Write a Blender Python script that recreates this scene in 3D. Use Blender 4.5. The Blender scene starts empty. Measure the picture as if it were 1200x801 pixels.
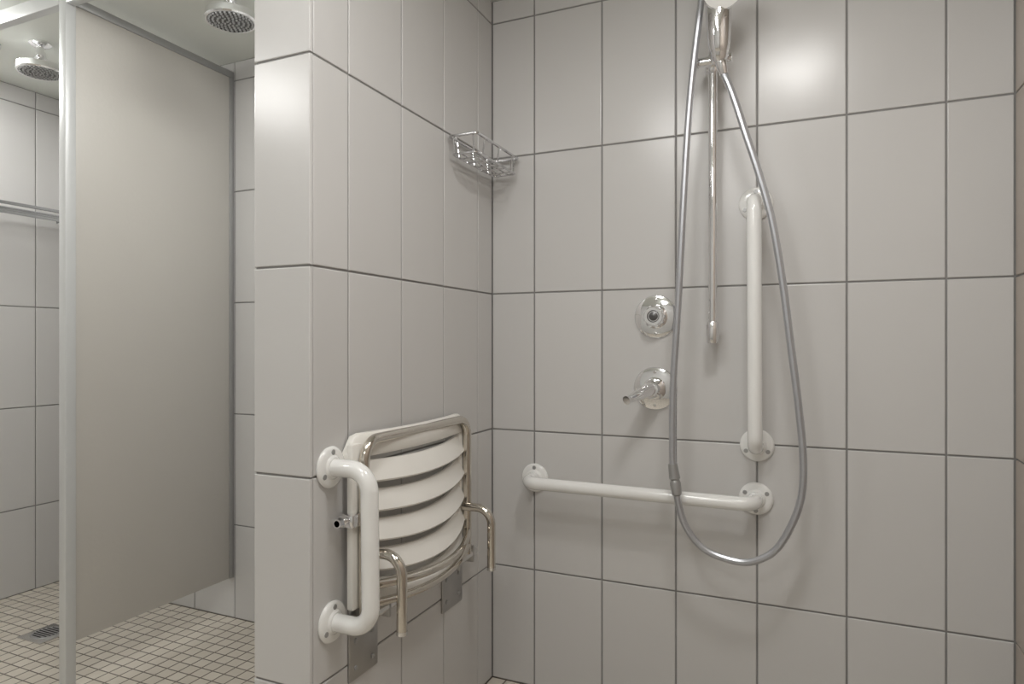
import bpy, bmesh, math, random
from mathutils import Vector, Matrix
random.seed(3)
S=0.45; FZ=2.47           # one tile height = 0.45 m ; camera height above floor in tile units
ZC=2.54                   # ceiling
sc=bpy.context.scene
sc.view_settings.view_transform='Standard'
sc.view_settings.look='None'
def P(x,y,z): return Vector((x*S,y*S,(z+FZ)*S))

# ------------------------------------------------------------------ materials
def mat(name,col,rough=.4,metal=0,coat=0,spec=.5,bump=None,noise=None):
    m=bpy.data.materials.new(name); m.use_nodes=True
    nt=m.node_tree; b=nt.nodes['Principled BSDF']
    b.inputs['Base Color'].default_value=(*col,1)
    b.inputs['Roughness'].default_value=rough
    b.inputs['Metallic'].default_value=metal
    b.inputs['Coat Weight'].default_value=coat
    b.inputs['Specular IOR Level'].default_value=spec
    if noise or bump:
        tc=nt.nodes.new('ShaderNodeTexCoord'); n=nt.nodes.new('ShaderNodeTexNoise')
        nt.links.new(tc.outputs['Object'],n.inputs['Vector'])
        if noise:
            sc_,amt=noise
            n.inputs['Scale'].default_value=sc_; n.inputs['Detail'].default_value=4
            mr=nt.nodes.new('ShaderNodeMapRange')
            mr.inputs['To Min'].default_value=1-amt; mr.inputs['To Max'].default_value=1+amt
            nt.links.new(n.outputs['Fac'],mr.inputs['Value'])
            mx=nt.nodes.new('ShaderNodeVectorMath'); mx.operation='SCALE'
            mx.inputs[0].default_value=col
            nt.links.new(mr.outputs['Result'],mx.inputs['Scale'])
            nt.links.new(mx.outputs['Vector'],b.inputs['Base Color'])
        if bump:
            bs,bd=bump
            n2=nt.nodes.new('ShaderNodeTexNoise'); n2.inputs['Scale'].default_value=bs; n2.inputs['Detail'].default_value=2
            nt.links.new(tc.outputs['Object'],n2.inputs['Vector'])
            bp=nt.nodes.new('ShaderNodeBump'); bp.inputs['Strength'].default_value=1; bp.inputs['Distance'].default_value=bd
            nt.links.new(n2.outputs['Fac'],bp.inputs['Height'])
            nt.links.new(bp.outputs['Normal'],b.inputs['Normal'])
    return m
def tile_mat(name,col,rough=.33,var=.022):
    m=bpy.data.materials.new(name); m.use_nodes=True
    nt=m.node_tree; b=nt.nodes['Principled BSDF']
    g=nt.nodes.new('ShaderNodeNewGeometry')
    mr=nt.nodes.new('ShaderNodeMapRange'); mr.inputs['To Min'].default_value=1-var; mr.inputs['To Max'].default_value=1+var
    nt.links.new(g.outputs['Random Per Island'],mr.inputs['Value'])
    mx=nt.nodes.new('ShaderNodeVectorMath'); mx.operation='SCALE'; mx.inputs[0].default_value=col
    nt.links.new(mr.outputs['Result'],mx.inputs['Scale'])
    nt.links.new(mx.outputs['Vector'],b.inputs['Base Color'])
    b.inputs['Roughness'].default_value=rough
    tc=nt.nodes.new('ShaderNodeTexCoord')
    n2=nt.nodes.new('ShaderNodeTexNoise'); n2.inputs['Scale'].default_value=5; n2.inputs['Detail'].default_value=1.5
    nt.links.new(tc.outputs['Object'],n2.inputs['Vector'])
    bp=nt.nodes.new('ShaderNodeBump'); bp.inputs['Distance'].default_value=.0012
    nt.links.new(n2.outputs['Fac'],bp.inputs['Height'])
    nt.links.new(bp.outputs['Normal'],b.inputs['Normal'])
    return m
M={}
M['tile']=tile_mat('ceramic_tile_warm_grey',(.645,.636,.628),.24)
M['tile_tan']=tile_mat('ceramic_tile_tan',(.45,.39,.34))
M['grout']=mat('grout_grey',(.27,.265,.26),.9,noise=(30,.15))
M['chrome']=mat('chrome',(.90,.90,.91),.05,1,noise=(6,.03))
M['chrome_soft']=mat('chrome_brushed',(.76,.75,.74),.2,1,noise=(25,.06))
M['nickel']=mat('polished_nickel_tube',(.68,.64,.58),.11,1,noise=(12,.04))
M['hose']=mat('metal_hose',(.52,.53,.56),.30,.7,noise=(40,.06))
M['white']=mat('white_enamel',(.90,.90,.885),.18,0,coat=.7,noise=(8,.02))
M['plastic']=mat('seat_white_plastic',(.88,.86,.815),.32,0,noise=(8,.03))
M['panel']=mat('divider_laminate',(.57,.548,.51),.42,noise=(3,.03),bump=(90,.0003))
M['alu']=mat('aluminium_painted',(.66,.67,.67),.35,.2,noise=(10,.03))
M['alu_dark']=mat('aluminium_dull',(.42,.42,.42),.4,.6,noise=(10,.05))
M['ceil']=mat('ceiling_paint',(.75,.77,.725),.55,noise=(2,.02),bump=(60,.0004))
M['plaster']=mat('wall_paint',(.66,.66,.65),.6,noise=(2,.03))
M['dark']=mat('nozzle_plate',(.14,.14,.14),.3,.6,noise=(20,.05))
M['rubber']=mat('nozzle_rubber',(.55,.55,.56),.45,noise=(20,.05))
M['plate']=mat('stainless_plate',(.45,.44,.43),.3,1,noise=(18,.12))
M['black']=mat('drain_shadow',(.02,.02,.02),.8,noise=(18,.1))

def mosaic():
    m=bpy.data.materials.new('floor_mosaic'); m.use_nodes=True
    nt=m.node_tree; b=nt.nodes['Principled BSDF']; L=nt.links.new
    tc=nt.nodes.new('ShaderNodeTexCoord')
    br=nt.nodes.new('ShaderNodeTexBrick')
    br.offset=0; br.squash=1; br.offset_frequency=1; br.squash_frequency=1
    t=.115*S
    br.inputs['Scale'].default_value=1
    br.inputs['Brick Width'].default_value=t; br.inputs['Row Height'].default_value=t
    br.inputs['Mortar Size'].default_value=.0028; br.inputs['Mortar Smooth'].default_value=.25
    br.inputs['Bias'].default_value=0
    br.inputs['Color1'].default_value=(.66,.61,.53,1); br.inputs['Color2'].default_value=(.60,.55,.475,1)
    br.inputs['Mortar'].default_value=(.17,.145,.12,1)
    L(tc.outputs['Object'],br.inputs['Vector']); L(br.outputs['Color'],b.inputs['Base Color'])
    b.inputs['Roughness'].default_value=.42
    inv=nt.nodes.new('ShaderNodeMath'); inv.operation='SUBTRACT'; inv.inputs[0].default_value=1
    L(br.outputs['Fac'],inv.inputs[1])
    bp=nt.nodes.new('ShaderNodeBump'); bp.inputs['Distance'].default_value=.0015
    L(inv.outputs[0],bp.inputs['Height']); L(bp.outputs['Normal'],b.inputs['Normal'])
    return m
M['mosaic']=mosaic()
def emis(name,col,st):
    m=bpy.data.materials.new(name); m.use_nodes=True
    b=m.node_tree.nodes['Principled BSDF']; b.inputs['Base Color'].default_value=(*col,1)
    b.inputs['Emission Color'].default_value=(*col,1); b.inputs['Emission Strength'].default_value=st
    return m

# ------------------------------------------------------------------ helpers
def link(o): bpy.context.collection.objects.link(o); return o
def group(name,loc):
    e=bpy.data.objects.new(name,None); e.empty_display_size=.05; e.location=P(*loc); link(e); return e
def finish(bm,name,m,parent=None,smooth=True,angle=35):
    me=bpy.data.meshes.new(name); bmesh.ops.recalc_face_normals(bm,faces=bm.faces); bm.to_mesh(me); bm.free()
    for mm in (m if isinstance(m,(list,tuple)) else [m]): me.materials.append(mm)
    o=bpy.data.objects.new(name,me); link(o)
    if smooth:
        for p in me.polygons: p.use_smooth=True
        try: me.set_sharp_from_angle(angle=math.radians(angle))
        except Exception: pass
    if parent:
        o.parent=parent; o.matrix_parent_inverse=Matrix.Translation(-parent.location)
    return o
def bbox(bm,a,b,bev=0,seg=2,mi=0):
    a=P(*a); b=P(*b); c=(a+b)/2; d=b-a
    r=bmesh.ops.create_cube(bm,size=1,matrix=Matrix.Translation(c)@Matrix.Diagonal((abs(d.x),abs(d.y),abs(d.z),1)))
    vs=r['verts']
    fs=set(f for v in vs for f in v.link_faces)
    for f in fs: f.material_index=mi
    if bev>0:
        es=list(set(e for v in vs for e in v.link_edges))
        bmesh.ops.bevel(bm,geom=es,offset=bev*S,segments=seg,affect='EDGES',profile=.5)
def box(name,a,b,m,parent=None,bev=.006):
    bm=bmesh.new(); bbox(bm,a,b,bev); return finish(bm,name,m,parent)
def sweep(bm,pts,r,n=16,cap=True,mi=0):
    pts=[p for p in pts]; N=len(pts)
    rs=r if isinstance(r,(list,tuple)) else [r]*N
    tang=[]
    for i in range(N):
        a=pts[max(0,i-1)]; b=pts[min(N-1,i+1)]; tang.append((b-a).normalized())
    up=Vector((0,0,1)) if abs(tang[0].z)<.9 else Vector((1,0,0))
    nrm=(up-tang[0]*up.dot(tang[0])).normalized()
    rings=[]
    for i in range(N):
        nrm=(nrm-tang[i]*nrm.dot(tang[i])).normalized(); bn=tang[i].cross(nrm)
        ring=[bm.verts.new(pts[i]+(nrm*math.cos(2*math.pi*k/n)+bn*math.sin(2*math.pi*k/n))*rs[i]*S) for k in range(n)]
        rings.append(ring)
    for i in range(N-1):
        for k in range(n):
            f=bm.faces.new((rings[i][k],rings[i][(k+1)%n],rings[i+1][(k+1)%n],rings[i+1][k])); f.material_index=mi
    if cap:
        f=bm.faces.new(rings[0]); f.material_index=mi
        f=bm.faces.new(list(reversed(rings[-1]))); f.material_index=mi
def fillet(pts,rad,seg=10):
    out=[pts[0]]
    for i in range(1,len(pts)-1):
        p0,p1,p2=pts[i-1],pts[i],pts[i+1]
        rr=rad[i-1] if isinstance(rad,(list,tuple)) else rad
        a=(p0-p1); b=(p2-p1)
        ang=a.angle(b); t=min(rr*S/math.tan(ang/2),a.length*.49,b.length*.49)
        A=p1+a.normalized()*t; B=p1+b.normalized()*t
        bis=(a.normalized()+b.normalized()).normalized()
        R=t*math.tan(ang/2); C=p1+bis*(R/math.sin(ang/2))
        va=A-C; vb=B-C; tot=va.angle(vb); ax=va.cross(vb).normalized()
        for k in range(seg+1):
            out.append(C+Matrix.Rotation(tot*k/seg,3,ax)@va)
    out.append(pts[-1]); return out
def catmull(pts,step):
    out=[]
    n=len(pts)
    for i in range(n-1):
        p0=pts[max(0,i-1)];p1=pts[i];p2=pts[i+1];p3=pts[min(n-1,i+2)]
        k=max(2,int((p2-p1).length/step))
        for j in range(k):
            t=j/k
            out.append(.5*((2*p1)+(-p0+p2)*t+(2*p0-5*p1+4*p2-p3)*t*t+(-p0+3*p1-3*p2+p3)*t**3))
    out.append(pts[-1]); return out
def tube(name,pts,r,m,parent=None,rad=0,n=20):
    bm=bmesh.new(); q=[P(*p) for p in pts]
    if rad: q=fillet(q,rad)
    sweep(bm,q,r,n); return finish(bm,name,m,parent)
def lathe(bm,o,axis,prof,n=40,mi=0):
    """prof: list of (dist along axis, radius) in tile units"""
    o=P(*o) if not isinstance(o,Vector) else o
    ax=Vector(axis).normalized(); u=ax.orthogonal().normalized(); v=ax.cross(u)
    prev=None; c0=None
    for (h,r) in prof:
        c=o+ax*h*S
        if r<=1e-6: ring=[bm.verts.new(c)]
        else: ring=[bm.verts.new(c+(u*math.cos(2*math.pi*k/n)+v*math.sin(2*math.pi*k/n))*r*S) for k in range(n)]
        if prev:
            for k in range(n):
                a=prev[k%len(prev)]; b=prev[(k+1)%len(prev)]; cc=ring[(k+1)%len(ring)]; d=ring[k%len(ring)]
                vs=[]
                for x in (a,b,cc,d):
                    if x not in vs: vs.append(x)
                if len(vs)>2:
                    f=bm.faces.new(vs); f.material_index=mi
        prev=ring
def lathe_obj(name,o,axis,prof,m,parent=None,n=40):
    bm=bmesh.new(); lathe(bm,o,axis,prof,n); return finish(bm,name,m,parent)

# ------------------------------------------------------------------ tiled walls
G=.010; TD=.02
def tiles(bm,o,u,n,us,vs,mi=0):
    """o: plane point (tile units) ; u direction ; n outward normal ; v=z ; face plane at o"""
    u=Vector(u); n=Vector(n); z=Vector((0,0,1)); o=Vector(o)
    for i in range(len(us)-1):
        for j in range(len(vs)-1):
            a0,a1=us[i]+G/2,us[i+1]-G/2; b0,b1=vs[j]+G/2,vs[j+1]-G/2
            if a1-a0<.01 or b1-b0<.01: continue
            levels=[(-TD,0),(-.005,0),(-.0015,.0013),(0,.005)]
            rings=[]
            for (h,ins) in levels:
                ring=[]
                for (aa,bb) in ((a0+ins,b0+ins),(a1-ins,b0+ins),(a1-ins,b1-ins),(a0+ins,b1-ins)):
                    p=o+u*aa+z*bb+n*h
                    ring.append(bm.verts.new(P(*p)))
                rings.append(ring)
            for k in range(len(rings)-1):
                for q in range(4):
                    f=bm.faces.new((rings[k][q],rings[k][(q+1)%4],rings[k+1][(q+1)%4],rings[k+1][q])); f.material_index=mi
            f=bm.faces.new(rings[-1]); f.material_index=mi
VB=[-FZ,-1.631,-.631,.369,1.369,2.369,ZC]
YF=-8.0
R0=.007 # grout recess
# back wall
bm=bmesh.new()
bbox(bm,(-4.94-.3,R0,-FZ-.1),(3.151+.3,.3,ZC+.1),0,mi=1)
left_us=[-4.94]+[-2.557-.5*k for k in range(4,-1,-1)]+[-2.057,-1.557,-1.057,-.557,-.342]
tiles(bm,(0,0,0),(1,0,0),(0,-1,0),left_us,VB)
tiles(bm,(0,0,0),(1,0,0),(0,-1,0),[0,.334,.834,1.334,1.834,2.334,2.834,3.151],VB)
finish(bm,'wall_back',[M['tile'],M['grout']],smooth=False)
# left wall
bm=bmesh.new()
bbox(bm,(-4.94-.3,YF,-FZ-.1),(-4.94-R0,R0,ZC+.1),0,mi=1)
us=sorted([0,-.294]+[-.294-.5*k for k in range(1,16)]+[YF])
tiles(bm,(-4.94,0,0),(0,1,0),(1,0,0),us,VB)
finish(bm,'wall_left',[M['tile'],M['grout']],smooth=False)
# right wall
bm=bmesh.new()
bbox(bm,(3.151+R0,YF,-FZ-.1),(3.151+.3,R0,ZC+.1),0,mi=1)
us=sorted([0]+[-.32-.5*k for k in range(0,16)]+[YF])
tiles(bm,(3.151,0,0),(0,1,0),(-1,0,0),us,VB)
finish(bm,'wall_right',[M['tile_tan'],M['grout']],smooth=False)
# front wall (behind the camera)
bm=bmesh.new(); bbox(bm,(-5.24,YF-.3,-FZ-.1),(3.45,YF,ZC+.1),0); finish(bm,'wall_front',M['plaster'],smooth=False)
# partition
bm=bmesh.new()
bbox(bm,(-.342+R0,-2.036+R0,-FZ),(-R0,R0,ZC),0,mi=1)
tiles(bm,(0,0,0),(0,1,0),(1,0,0),[-2.036+TD,-1.739,-1.239,-.739,-.239,0],VB)
tiles(bm,(0,-2.036,0),(1,0,0),(0,-1,0),[-.342-G/2,0+G/2],VB)
tiles(bm,(-.342,0,0),(0,1,0),(-1,0,0),[-2.036+TD,-1.739,-1.239,-.739,-.239,0],VB)
finish(bm,'wall_partition',[M['tile'],M['grout']],smooth=False)
bm=bmesh.new(); bbox(bm,(-5.24,YF-.3,-FZ-.2),(3.45,.3,-FZ),0); finish(bm,'floor',M['mosaic'],smooth=False)
bm=bmesh.new(); bbox(bm,(-5.24,YF-.3,ZC),(3.45,.3,ZC+.2),0); finish(bm,'ceiling',M['ceil'],smooth=False)

# ------------------------------------------------------------------ stall divider
g=group('shower_stall_divider',(-2.6,-.75,0))
box('panel',(-2.612,-1.46,-2.10),(-2.572,-.012,2.40),M['panel'],g,.004)
box('top_rail',(-2.63,-1.46,2.385),(-2.56,-.001,2.445),M['alu_dark'],g,.006)
box('end_channel',(-2.63,-.05,-2.10),(-2.56,-.001,2.385),M['alu_dark'],g,.004)
box('post',(-2.632,-1.535,-FZ),(-2.556,-1.455,2.475),M['alu'],g,.012)
box('header_rail_left',(-4.938,-1.535,2.37),(-2.632,-1.465,2.475),M['alu'],g,.01)
box('header_rail_right',(-2.556,-1.535,2.37),(-.344,-1.465,2.475),M['alu'],g,.01)
box('post_foot',(-2.66,-1.565,-FZ),(-2.53,-1.425,-FZ+.03),M['chrome_soft'],g,.006)

# ------------------------------------------------------------------ ceiling shower heads
def head(x,y):
    g=group('rain_shower_head',(x,y,2.35))
    lathe_obj('ceiling_flange',(x,y,ZC),(0,0,-1),[(0,0),(0,.085),(.012,.085),(.03,.06),(.04,.03),(.04,0)],M['chrome'],g)
    lathe_obj('arm',(x,y,ZC-.03),(0,0,-1),[(0,.028),(.05,.028),(.05,.042),(.095,.046),(.105,.03)],M['chrome'],g)
    lathe_obj('bell',(x,y,2.425),(0,0,-1),[(-.02,.0),(-.02,.03),(0,.045),(.02,.055),(.035,.07),(.055,.125),(.07,.158),(.08,.172),(.128,.178),(.138,.172),(.138,.158)],M['chrome'],g,56)
    lathe_obj('spray_plate',(x,y,2.425-.130),(0,0,-1),[(-.01,.165),(0,.162),(.004,.1),(.006,0)],M['dark'],g,56)
    bm=bmesh.new()
    for rr,k in ((.022,5),(.055,12),(.088,18),(.12,24),(.147,30)):
        for i in range(k):
            a=2*math.pi*i/k
            lathe(bm,(x+rr*math.cos(a),y+rr*math.sin(a),2.293),(0,0,-1),[(0,.0085),(.012,.007),(.014,0)],8)
    finish(bm,'nozzles',M['rubber'],g)
head(-3.76,-.97); head(-1.6,-.97)

# ------------------------------------------------------------------ towel rack on the far left wall
g=group('towel_rack',(-4.8,-.6,1.3))
M['rack']=mat('rack_steel',(.50,.51,.52),.22,1,noise=(12,.05))
for nm,xx,zz in (('rail_outer',-4.66,1.32),('rail_mid',-4.76,1.285),('rail_inner',-4.86,1.27),('rail_lower',-4.66,1.235)):
    tube(nm,[(xx,-1.25,zz),(xx,-.05,zz)],.016,M['rack'],g)
for i,yy in enumerate((-1.25,-.05)):
    tube('bracket_%d'%i,[(-4.935,yy,1.27),(-4.86,yy,1.27),(-4.66,yy,1.235),(-4.66,yy,1.32)],.014,M['rack'],g,rad=.02)
    lathe_obj('rose_%d'%i,(-4.94,yy,1.27),(1,0,0),[(0,0),(0,.05),(.015,.05),(.02,.03),(.02,0)],M['chrome'],g)

# ------------------------------------------------------------------ drain
g=group('floor_drain',(-3.746,-.924,-FZ))
box('frame',(-3.90,-1.078,-FZ),(-3.592,-.77,-FZ+.012),M['chrome_soft'],g,.004)
lathe_obj('grate',(-3.746,-.924,-FZ+.012),(0,0,1),[(0,.12),(.006,.115),(.006,.02),(.002,0)],M['alu_dark'],g)
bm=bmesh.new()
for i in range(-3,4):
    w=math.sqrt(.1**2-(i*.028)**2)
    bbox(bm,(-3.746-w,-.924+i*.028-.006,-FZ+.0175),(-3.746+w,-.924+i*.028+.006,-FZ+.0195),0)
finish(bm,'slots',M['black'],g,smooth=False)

# ------------------------------------------------------------------ grab bars
EPS=.0012
def flange(o,ax,g,nm,screwdirs):
    ax=Vector(ax); o=Vector(o)+ax*EPS
    lathe_obj(nm,tuple(o),ax,[(0,0),(0,.100),(.008,.102),(.016,.098),(.022,.088),(.024,.06),(.034,.05),(.04,0)],M['white'],g,48)
    bm=bmesh.new()
    u=Vector((0,0,1)); v=ax.cross(u)
    for a in screwdirs:
        a=math.radians(a)
        p=Vector(o)+(u*math.cos(a)+v*math.sin(a))*.074+ax*.0215
        lathe(bm,tuple(p),ax,[(0,.014),(.004,.013),(.005,.006),(.003,0)],14)
    finish(bm,nm+'_screws',M['alu_dark'],g)
E=.2
g=group('grab_bar',(1.085,-.1,-.965))
flange((.343,0,-.962),(0,-1,0),g,'flange_left',(0,120,240)); flange((1.828,0,-.97),(0,-1,0),g,'flange_right',(60,180,300))
tube('bar',[(.343,-.02,-.962),(.343,-E,-.962),(1.828,-E,-.97),(1.828,-.02,-.97)],.043,M['white'],g,rad=.12,n=28)
g=group('grab_bar',(1.828,-.1,.12))
flange((1.828,0,.879),(0,-1,0),g,'flange_top',(0,120,240)); flange((1.834,0,-.635),(0,-1,0),g,'flange_bottom',(0,120,240))
tube('bar',[(1.828,-.02,.879),(1.828,-E,.879),(1.834,-E,-.635),(1.834,-.02,-.635)],.043,M['white'],g,rad=.12,n=28)
g=group('grab_bar',(.1,-1.883,-.98))
flange((0,-1.893,-.600),(1,0,0),g,'flange_top',(0,120,240)); flange((0,-1.880,-1.356),(1,0,0),g,'flange_bottom',(0,120,240))
tube('bar',[(.02,-1.893,-.600),(.235,-1.893,-.600),(.235,-1.880,-1.356),(.02,-1.880,-1.356)],.043,M['white'],g,rad=.14,n=28)

# ------------------------------------------------------------------ wire soap basket
g=group('wire_soap_basket',(.12,-.37,1.28))
bm=bmesh.new()
x0,x1,y0,y1,zt,zb=.022,.221,-.709,-.033,1.338,1.225
def loop(bm,x0,x1,y0,y1,z,r,rad=.02):
    q=[P(x0,(y0+y1)/2,z),P(x0,y0,z),P(x1,y0,z),P(x1,y1,z),P(x0,y1,z),P(x0,(y0+y1)/2,z)]
    sweep(bm,fillet(q,rad,6),r,10,cap=False)
loop(bm,x0,x1,y0,y1,zt,.0100); 
loop(bm,x0+.015,x1-.012,y0+.02,y1-.02,zb,.0075)
for k in range(1,3):
    xx=x0+.015+(x1-x0-.027)*k/3
    sweep(bm,[P(xx,y0+.02,zb),P(xx,y1-.02,zb)],.006,8)
for k in range(1,6):
    yy=y0+(y1-y0)*k/6
    q=[P(x0,yy,zt),P(x0+.015,yy,zb-.008),P(x1-.012,yy,zb-.008),P(x1,yy,zt)] if k%2==1 else [P(x0+.015,yy,zb-.008),P(x1-.012,yy,zb-.008)]
    sweep(bm,fillet(q,.012,4) if len(q)>2 else q,.0055,8)
for xx in (x0+.03,x1-.03):
    for (ya,yb) in ((y0,y0+.02),(y1,y1-.02)):
        sweep(bm,[P(xx,ya,zt),P(xx,yb,zb)],.0055,8)
M['wire']=mat('chromed_wire',(.66,.66,.67),.12,1,noise=(12,.05))
finish(bm,'wire_frame',M['wire'],g)
for i,yy in enumerate((-.62,-.13)):
    lathe_obj('mount_%d'%i,(0,yy,zt),(1,0,0),[(0,0),(0,.028),(.02,.028),(.026,.02),(.026,0)],M['chrome'],g,24)

# ------------------------------------------------------------------ mixer valves
def escutcheon(g,x,z):
    lathe_obj('escutcheon',(x,0,z),(0,-1,0),[(0,0),(0,.140),(.008,.143),(.014,.138),(.020,.115),(.022,.085),(.024,.075),(.024,0)],M['chrome'],g,64)
    bm=bmesh.new()
    for a in (90,270):
        a=math.radians(a)
        lathe(bm,(x+.112*math.cos(a),-.020,z+.112*math.sin(a)),(0,-1,0),[(0,.011),(.005,.010),(.006,.004),(.003,0)],12)
    finish(bm,'screws',M['chrome_soft'],g)
g=group('shower_diverter_valve',(1.206,-.08,.18))
escutcheon(g,1.206,.18)
lathe_obj('hub',(1.206,-.02,.18),(0,-1,0),[(0,.080),(.012,.078),(.02,.066),(.04,.062),(.045,.068),(.075,.066),(.085,.058),(.085,.04),(.078,.034),(.078,.0)],M['chrome'],g,40)
bm=bmesh.new()
for k in range(10):
    a=2*math.pi*k/10
    c=(1.206+.064*math.cos(a),0,.18+.064*math.sin(a))
    sweep(bm,[P(c[0],-.065,c[2]),P(c[0],-.10,c[2])],.011,8)
finish(bm,'knurls',M['chrome'],g)
lathe_obj('cap',(1.206,-.098,.18),(0,-1,0),[(0,.03),(.008,.028),(.014,.016),(.014,0)],M['dark'],g,24)
g=group('shower_mixer_valve',(1.20,-.08,-.298))
escutcheon(g,1.20,-.298)
lathe_obj('hub',(1.20,-.02,-.298),(0,-1,0),[(0,.078),(.02,.068),(.06,.062),(.11,.058),(.125,.045),(.13,0)],M['chrome'],g,40)
bm=bmesh.new()
q=catmull([P(1.20,-.10,-.290),P(1.175,-.16,-.305),P(1.14,-.23,-.325),P(1.095,-.31,-.35),P(1.085,-.33,-.356)],.01)
sweep(bm,q,[.050-.022*min(1,i/(len(q)-1)*1.3) for i in range(len(q))],18)
finish(bm,'lever',M['chrome'],g)

# ------------------------------------------------------------------ hand shower, riser rail and hose
g=group('hand_shower_set',(1.65,-.2,1.0))
XR=1.585; YR=-.15
tube('riser_rail',[(XR,YR,.02),(XR,YR,2.36)],.028,M['chrome'],g)
lathe_obj('rail_foot',(XR,YR,.005),(0,0,1),[(0,0),(0,.036),(.01,.04),(.12,.04),(.13,.036),(.135,.026)],M['chrome'],g)
lathe_obj('rail_foot_mount',(XR,0,.07),(0,-1,0),[(0,0),(0,.036),(.14,.036),(.14,0)],M['chrome'],g)
lathe_obj('rail_top_mount',(XR,0,2.33),(0,-1,0),[(0,0),(0,.045),(.02,.04),(.14,.04),(.14,0)],M['chrome'],g)
lathe_obj('rail_top_cap',(XR,YR,2.27),(0,0,1),[(0,.026),(.005,.04),(.12,.04),(.13,.03),(.13,0)],M['chrome'],g)
# slide holder
ZH=1.735
lathe_obj('slider_body',(XR,YR,ZH-.05),(0,0,1),[(0,.026),(0,.045),(.01,.05),(.09,.05),(.10,.045),(.10,.026)],M['chrome'],g)
tube('slider_crossbar',[(XR-.085,YR-.07,ZH),(XR+.12,YR-.07,ZH)],.03,M['chrome'],g)
lathe_obj('slider_knob',(XR-.10,YR-.07,ZH),(1,0,0),[(-.02,0),(-.02,.034),(-.01,.038),(.02,.038),(.025,.03)],M['chrome'],g)
tube('slider_arm',[(XR,YR-.02,ZH),(XR+.05,YR-.16,ZH)],.03,M['chrome'],g)
lathe_obj('holder_cup',(XR+.058,YR-.175,ZH-.055),(0,-.10,1),[(0,0),(0,.034),(.02,.048),(.10,.058),(.105,.045),(.105,0)],M['chrome'],g)
HX,HY=XR+.058,YR-.18
ax=Vector((0,-.10,1))
lathe_obj('hand_shower_handle',(HX,HY,ZH-.03),ax,[(0,.03),(.03,.055),(.06,.062),(.16,.070),(.27,.074),(.30,.070),(.33,.05),(.37,.035),(.37,0)],M['chrome'],g)
hd=Vector((.16,-.80,-.40)).normalized()
hc=(HX+.03,HY-.12,2.06)
lathe_obj('hand_shower_head',hc,hd,[(-.10,0),(-.095,.03),(-.06,.07),(-.02,.112),(.0,.122),(.012,.122),(.02,.115)],M['chrome'],g,48)
lathe_obj('hand_shower_face',hc,hd,[(.01,.116),(.021,.114),(.024,.06),(.025,0)],M['white'],g,48)
# hose
hp=[(1.585,-.10,2.43),(1.575,-.20,2.42),(1.560,-.27,2.36),(1.536,-.30,2.084),(1.487,-.3,1.679),(1.456,-.3,1.319),(1.426,-.3,.799),(1.400,-.3,.277),(1.369,-.3,-.249),(1.364,-.3,-.6),(1.369,-.3,-.775),(1.390,-.3,-.932),(1.441,-.3,-1.110),(1.551,-.3,-1.242),(1.722,-.3,-1.291),(1.841,-.3,-1.275),(1.957,-.3,-1.190),(2.047,-.3,-1.017),(2.092,-.3,-.841),(2.096,-.3,-.621),(2.070,-.3,-.329),(2.030,-.3,.013),(1.989,-.3,.359),(1.934,-.3,.709),(1.864,-.3,.989),(1.794,-.3,1.223),(1.732,-.3,1.434),(1.689,-.305,1.56),(1.655,-.315,1.64),(HX,HY-.0,ZH-.03)]
q=catmull([P(*p) for p in hp],.006*S*1.0)
res=[q[0]]; step=.009*S
for i in range(1,len(q)):
    if (q[i]-res[-1]).length>=step: res.append(q[i])
bm=bmesh.new()
sweep(bm,res,[.0215 if i%2 else .0200 for i in range(len(res))],10)
finish(bm,'hose',M['hose'],g)
lathe_obj('hose_outlet',(1.585,0,2.43),(0,-1,0),[(0,0),(0,.07),(.012,.07),(.02,.035),(.12,.03),(.12,0)],M['chrome'],g)
def sleeve(nm,a,b,prof,m):
    a=P(*a);b=P(*b); d=(b-a); L=d.length/S
    bm=bmesh.new(); lathe(bm,a,d,[(h*L,r) for h,r in prof],20); finish(bm,nm,m,g)
sleeve('hose_coupling',(1.366,-.3,-.74),(1.392,-.3,-.935),[(0,.019),(0,.028),(.25,.031),(.45,.034),(.5,.026),(.6,.034),(.95,.030),(1,.019)],M['alu_dark'])
sleeve('hose_end_nut',(1.668,-.31,1.61),(HX,HY,ZH-.02),[(0,.019),(0,.024),(.3,.03),(.9,.036),(1,.03)],M['chrome'])

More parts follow.
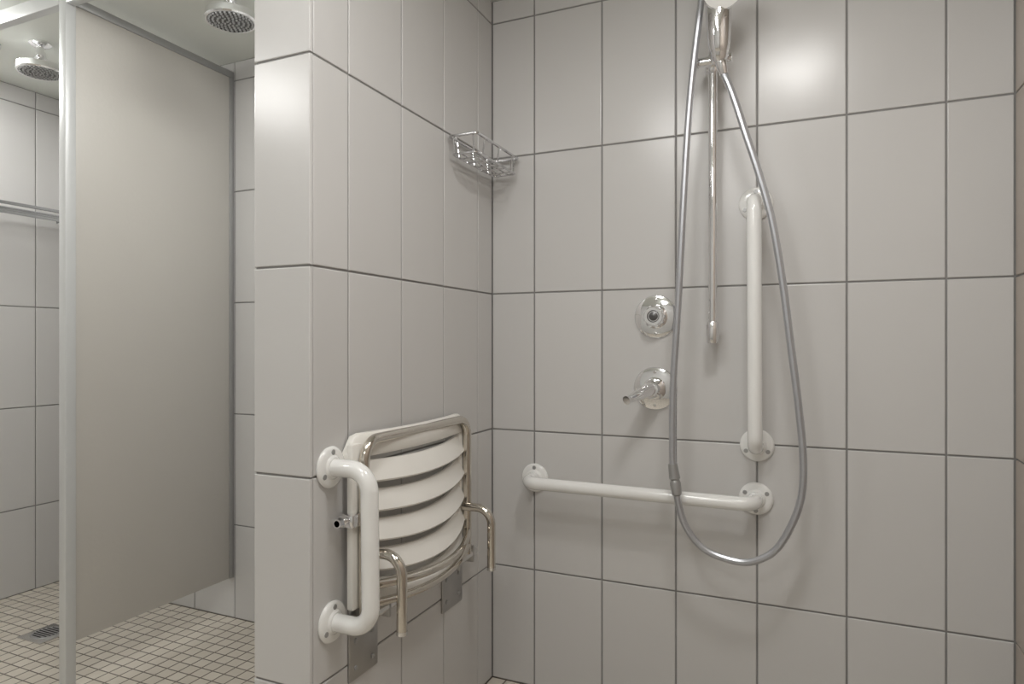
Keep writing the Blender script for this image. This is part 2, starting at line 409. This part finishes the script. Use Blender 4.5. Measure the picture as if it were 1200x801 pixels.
# ------------------------------------------------------------------ folding shower seat
g=group('folding_shower_seat',(.1,-1.18,-.95))
YA,YB=-1.745,-.605; ZT,ZB=-.487,-1.33
ym=(YA+YB)/2; hw=(YB-YA)/2
def bulge(y,a=.11): return a*(1-((y-ym)/hw)**2)
XT=.100
tube('frame_tube',[(XT,YA,ZB-.04),(XT,YA,ZT),(XT,YB,ZT),(XT,YB,ZB-.04)],.027,M['nickel'],g,rad=.11)
for nm,zz,aa in (('cross_tube_upper',-1.215,.15),('cross_tube_lower',-1.31,.11)):
    bm=bmesh.new(); sweep(bm,[P(XT+bulge(YA+(YB-YA)*k/24,aa),YA+(YB-YA)*k/24,zz-bulge(YA+(YB-YA)*k/24,.03)) for k in range(25)],.022,16)
    finish(bm,nm,M['nickel'],g)
def curved_slab(bm,z0,z1,xoff,th,a,y0,y1,tilt=0,n=28,rc=.0,sag=0):
    prev=None
    for k in range(n+1):
        y=y0+(y1-y0)*k/n
        xb=xoff+bulge(y,a)
        sg=-bulge(y,sag)
        zz0,zz1=z0+sg,z1+sg
        if rc>0:
            dd=min(y-y0,y1-y)
            if dd<rc: zz1=z1+sg-(rc-math.sqrt(max(0,rc*rc-(rc-dd)**2)))
        prof=[(xb-th/2,zz0+.0),(xb+th/2-.008,zz0),(xb+th/2,zz0+.01),(xb+th/2+tilt,zz1-.01),(xb+th/2+tilt-.008,zz1),(xb-th/2+tilt,zz1)]
        ring=[bm.verts.new(P(px,y,pz)) for px,pz in prof]
        if prev:
            for i in range(6): bm.faces.new((prev[i],prev[(i+1)%6],ring[(i+1)%6],ring[i]))
        else: bm.faces.new(ring)
        prev=ring
    bm.faces.new(list(reversed(prev)))
SY0,SY1=-1.80,-.565
bm=bmesh.new()
curved_slab(bm,-.575,-.455,.050,.035,.06,SY0,SY1,tilt=-.015,rc=.09)
finish(bm,'seat_top_edge',M['plastic'],g,angle=50)
zz=-.59
for i in range(5):
    h=.112
    bm=bmesh.new(); curved_slab(bm,zz-h,zz,.072,.024,.085+.012*i,SY0+.075,SY1-.06,tilt=-.045,sag=.025+.012*i)
    finish(bm,'slat_%d'%(i+1),M['plastic'],g,angle=50); zz-=h+.036
for nm,ya,yb in (('seat_side_left',SY0,SY0+.10),('seat_side_right',SY1-.09,SY1)):
    box(nm,(.03,ya,-1.33),(.070,yb,-.50),M['plastic'],g,.012)
for i,yy in enumerate((-1.68,-.62)):
    tube('support_leg_%d'%(i+1),[(XT-.02,yy,-1.06),(.28,yy,-1.06),(.28,yy,-1.43)],.027,M['nickel'],g,rad=.12)
    lathe_obj('leg_tip_%d'%(i+1),(.28,yy,-1.43),(0,0,-1),[(0,.028),(.02,.028),(.024,.02),(.024,0)],M['chrome_soft'],g,20)
for i,(ya,yb) in enumerate(((-1.75,-1.50),(-.78,-.51))):
    box('mounting_plate_%d'%(i+1),(0,ya,-1.72),(.014,yb,-1.38),M['plate'],g,.004)
    box('hinge_lug_%da'%(i+1),(.0,ya+.03,-1.44),(.12,ya+.05,-1.33),M['plate'],g,.004)
    box('hinge_lug_%db'%(i+1),(.0,yb-.05,-1.44),(.12,yb-.03,-1.33),M['plate'],g,.004)
    tube('hinge_pin_%d'%(i+1),[(.09,ya-.02,-1.385),(.09,yb+.02,-1.385)],.03,M['chrome_soft'],g)
    bm=bmesh.new()
    for yy in (ya+.05,yb-.05):
        for z2 in (-1.66,-1.52):
            lathe(bm,(.013,yy,z2),(1,0,0),[(0,.014),(.006,.013),(.008,.006),(.005,0)],12)
    finish(bm,'plate_screws_%d'%(i+1),M['alu_dark'],g)
tube('latch_bolt',[(.05,-1.90,-.871),(.05,-1.78,-.871)],.016,M['chrome'],g)
box('latch_block',(.02,-1.84,-.905),(.10,-1.77,-.84),M['chrome'],g,.008)
lathe_obj('latch_nut',(.05,-1.90,-.871),(0,1,0),[(0,0),(0,.026),(.03,.026),(.03,0)],M['chrome'],g,6)

# ------------------------------------------------------------------ lights
def light(x,y,r,power,col=(1,.985,.955)):
    g=group('recessed_or_fill_light',(x,y,ZC))  # downlight over the main stall; the left-stall pair is added fill
    lathe_obj('trim_ring',(x,y,ZC),(0,0,-1),[(0,r+.06),(.012,r+.06),(.018,r+.03),(.012,r),(0,r)],M['white'],g,48)
    ld=bpy.data.lights.new('lamp','AREA'); ld.shape='DISK'; ld.size=2*r*S; ld.energy=power; ld.color=col
    o=bpy.data.objects.new('lamp',ld); link(o); o.location=P(x,y,ZC-.012); o.parent=g; o.matrix_parent_inverse=Matrix.Translation(-g.location)
def fill_dome(x,y,r,st,col=(1,.99,.97)):  # invented glowing fixture, added as soft fill for ceiling and walls
    g=group('added_fill_dome',(x,y,ZC))
    lathe_obj('fill_dome_base',(x,y,ZC),(0,0,-1),[(0,0),(0,r+.04),(.05,r+.04),(.05,r)],M['alu'],g,48)
    prof=[(.05+.8*r*math.sin(a),r*math.cos(a)) for a in [math.pi/2*k/10 for k in range(10)]]+[(.05+.8*r,0)]
    lathe_obj('fill_dome_shell',(x,y,ZC),(0,0,-1),prof,emis('fill_dome_glow',col,st),g,32)
light(2.02,-2.27,.30,8)
light(-.85,-1.15,.20,3.2,(1,1,.975)); light(-4.25,-1.3,.20,2.5,(1,1,.975))  # added fill lights, out of view, to even out the left stalls
fill_dome(-1.15,-1.95,.26,16,(1,1,.975)); fill_dome(-3.9,-1.95,.30,26,(1,1,.975))  # unseen fill domes added to brighten the left stalls and their ceiling
fill_dome(.9,-3.4,.40,17.5); fill_dome(1.2,-6.2,.40,15.5); fill_dome(-2.6,-4.6,.4,19)  # unseen fill domes added in the corridor for softer, brighter light
w=bpy.data.worlds.new('w'); sc.world=w; w.use_nodes=True
w.node_tree.nodes['Background'].inputs[0].default_value=(.5,.5,.5,1); w.node_tree.nodes['Background'].inputs[1].default_value=.3

# ------------------------------------------------------------------ camera
c=bpy.data.cameras.new('camera'); cam=bpy.data.objects.new('camera',c); link(cam)
c.sensor_width=36; c.lens=790.04/1200*36
c.shift_x=(600-577.38)/1200; c.shift_y=(402.68-400.5)/1200
c.clip_start=.01
cam.location=P(2.0994,-4.5435,0); cam.rotation_euler=(math.pi/2,0,.4321)
sc.camera=cam
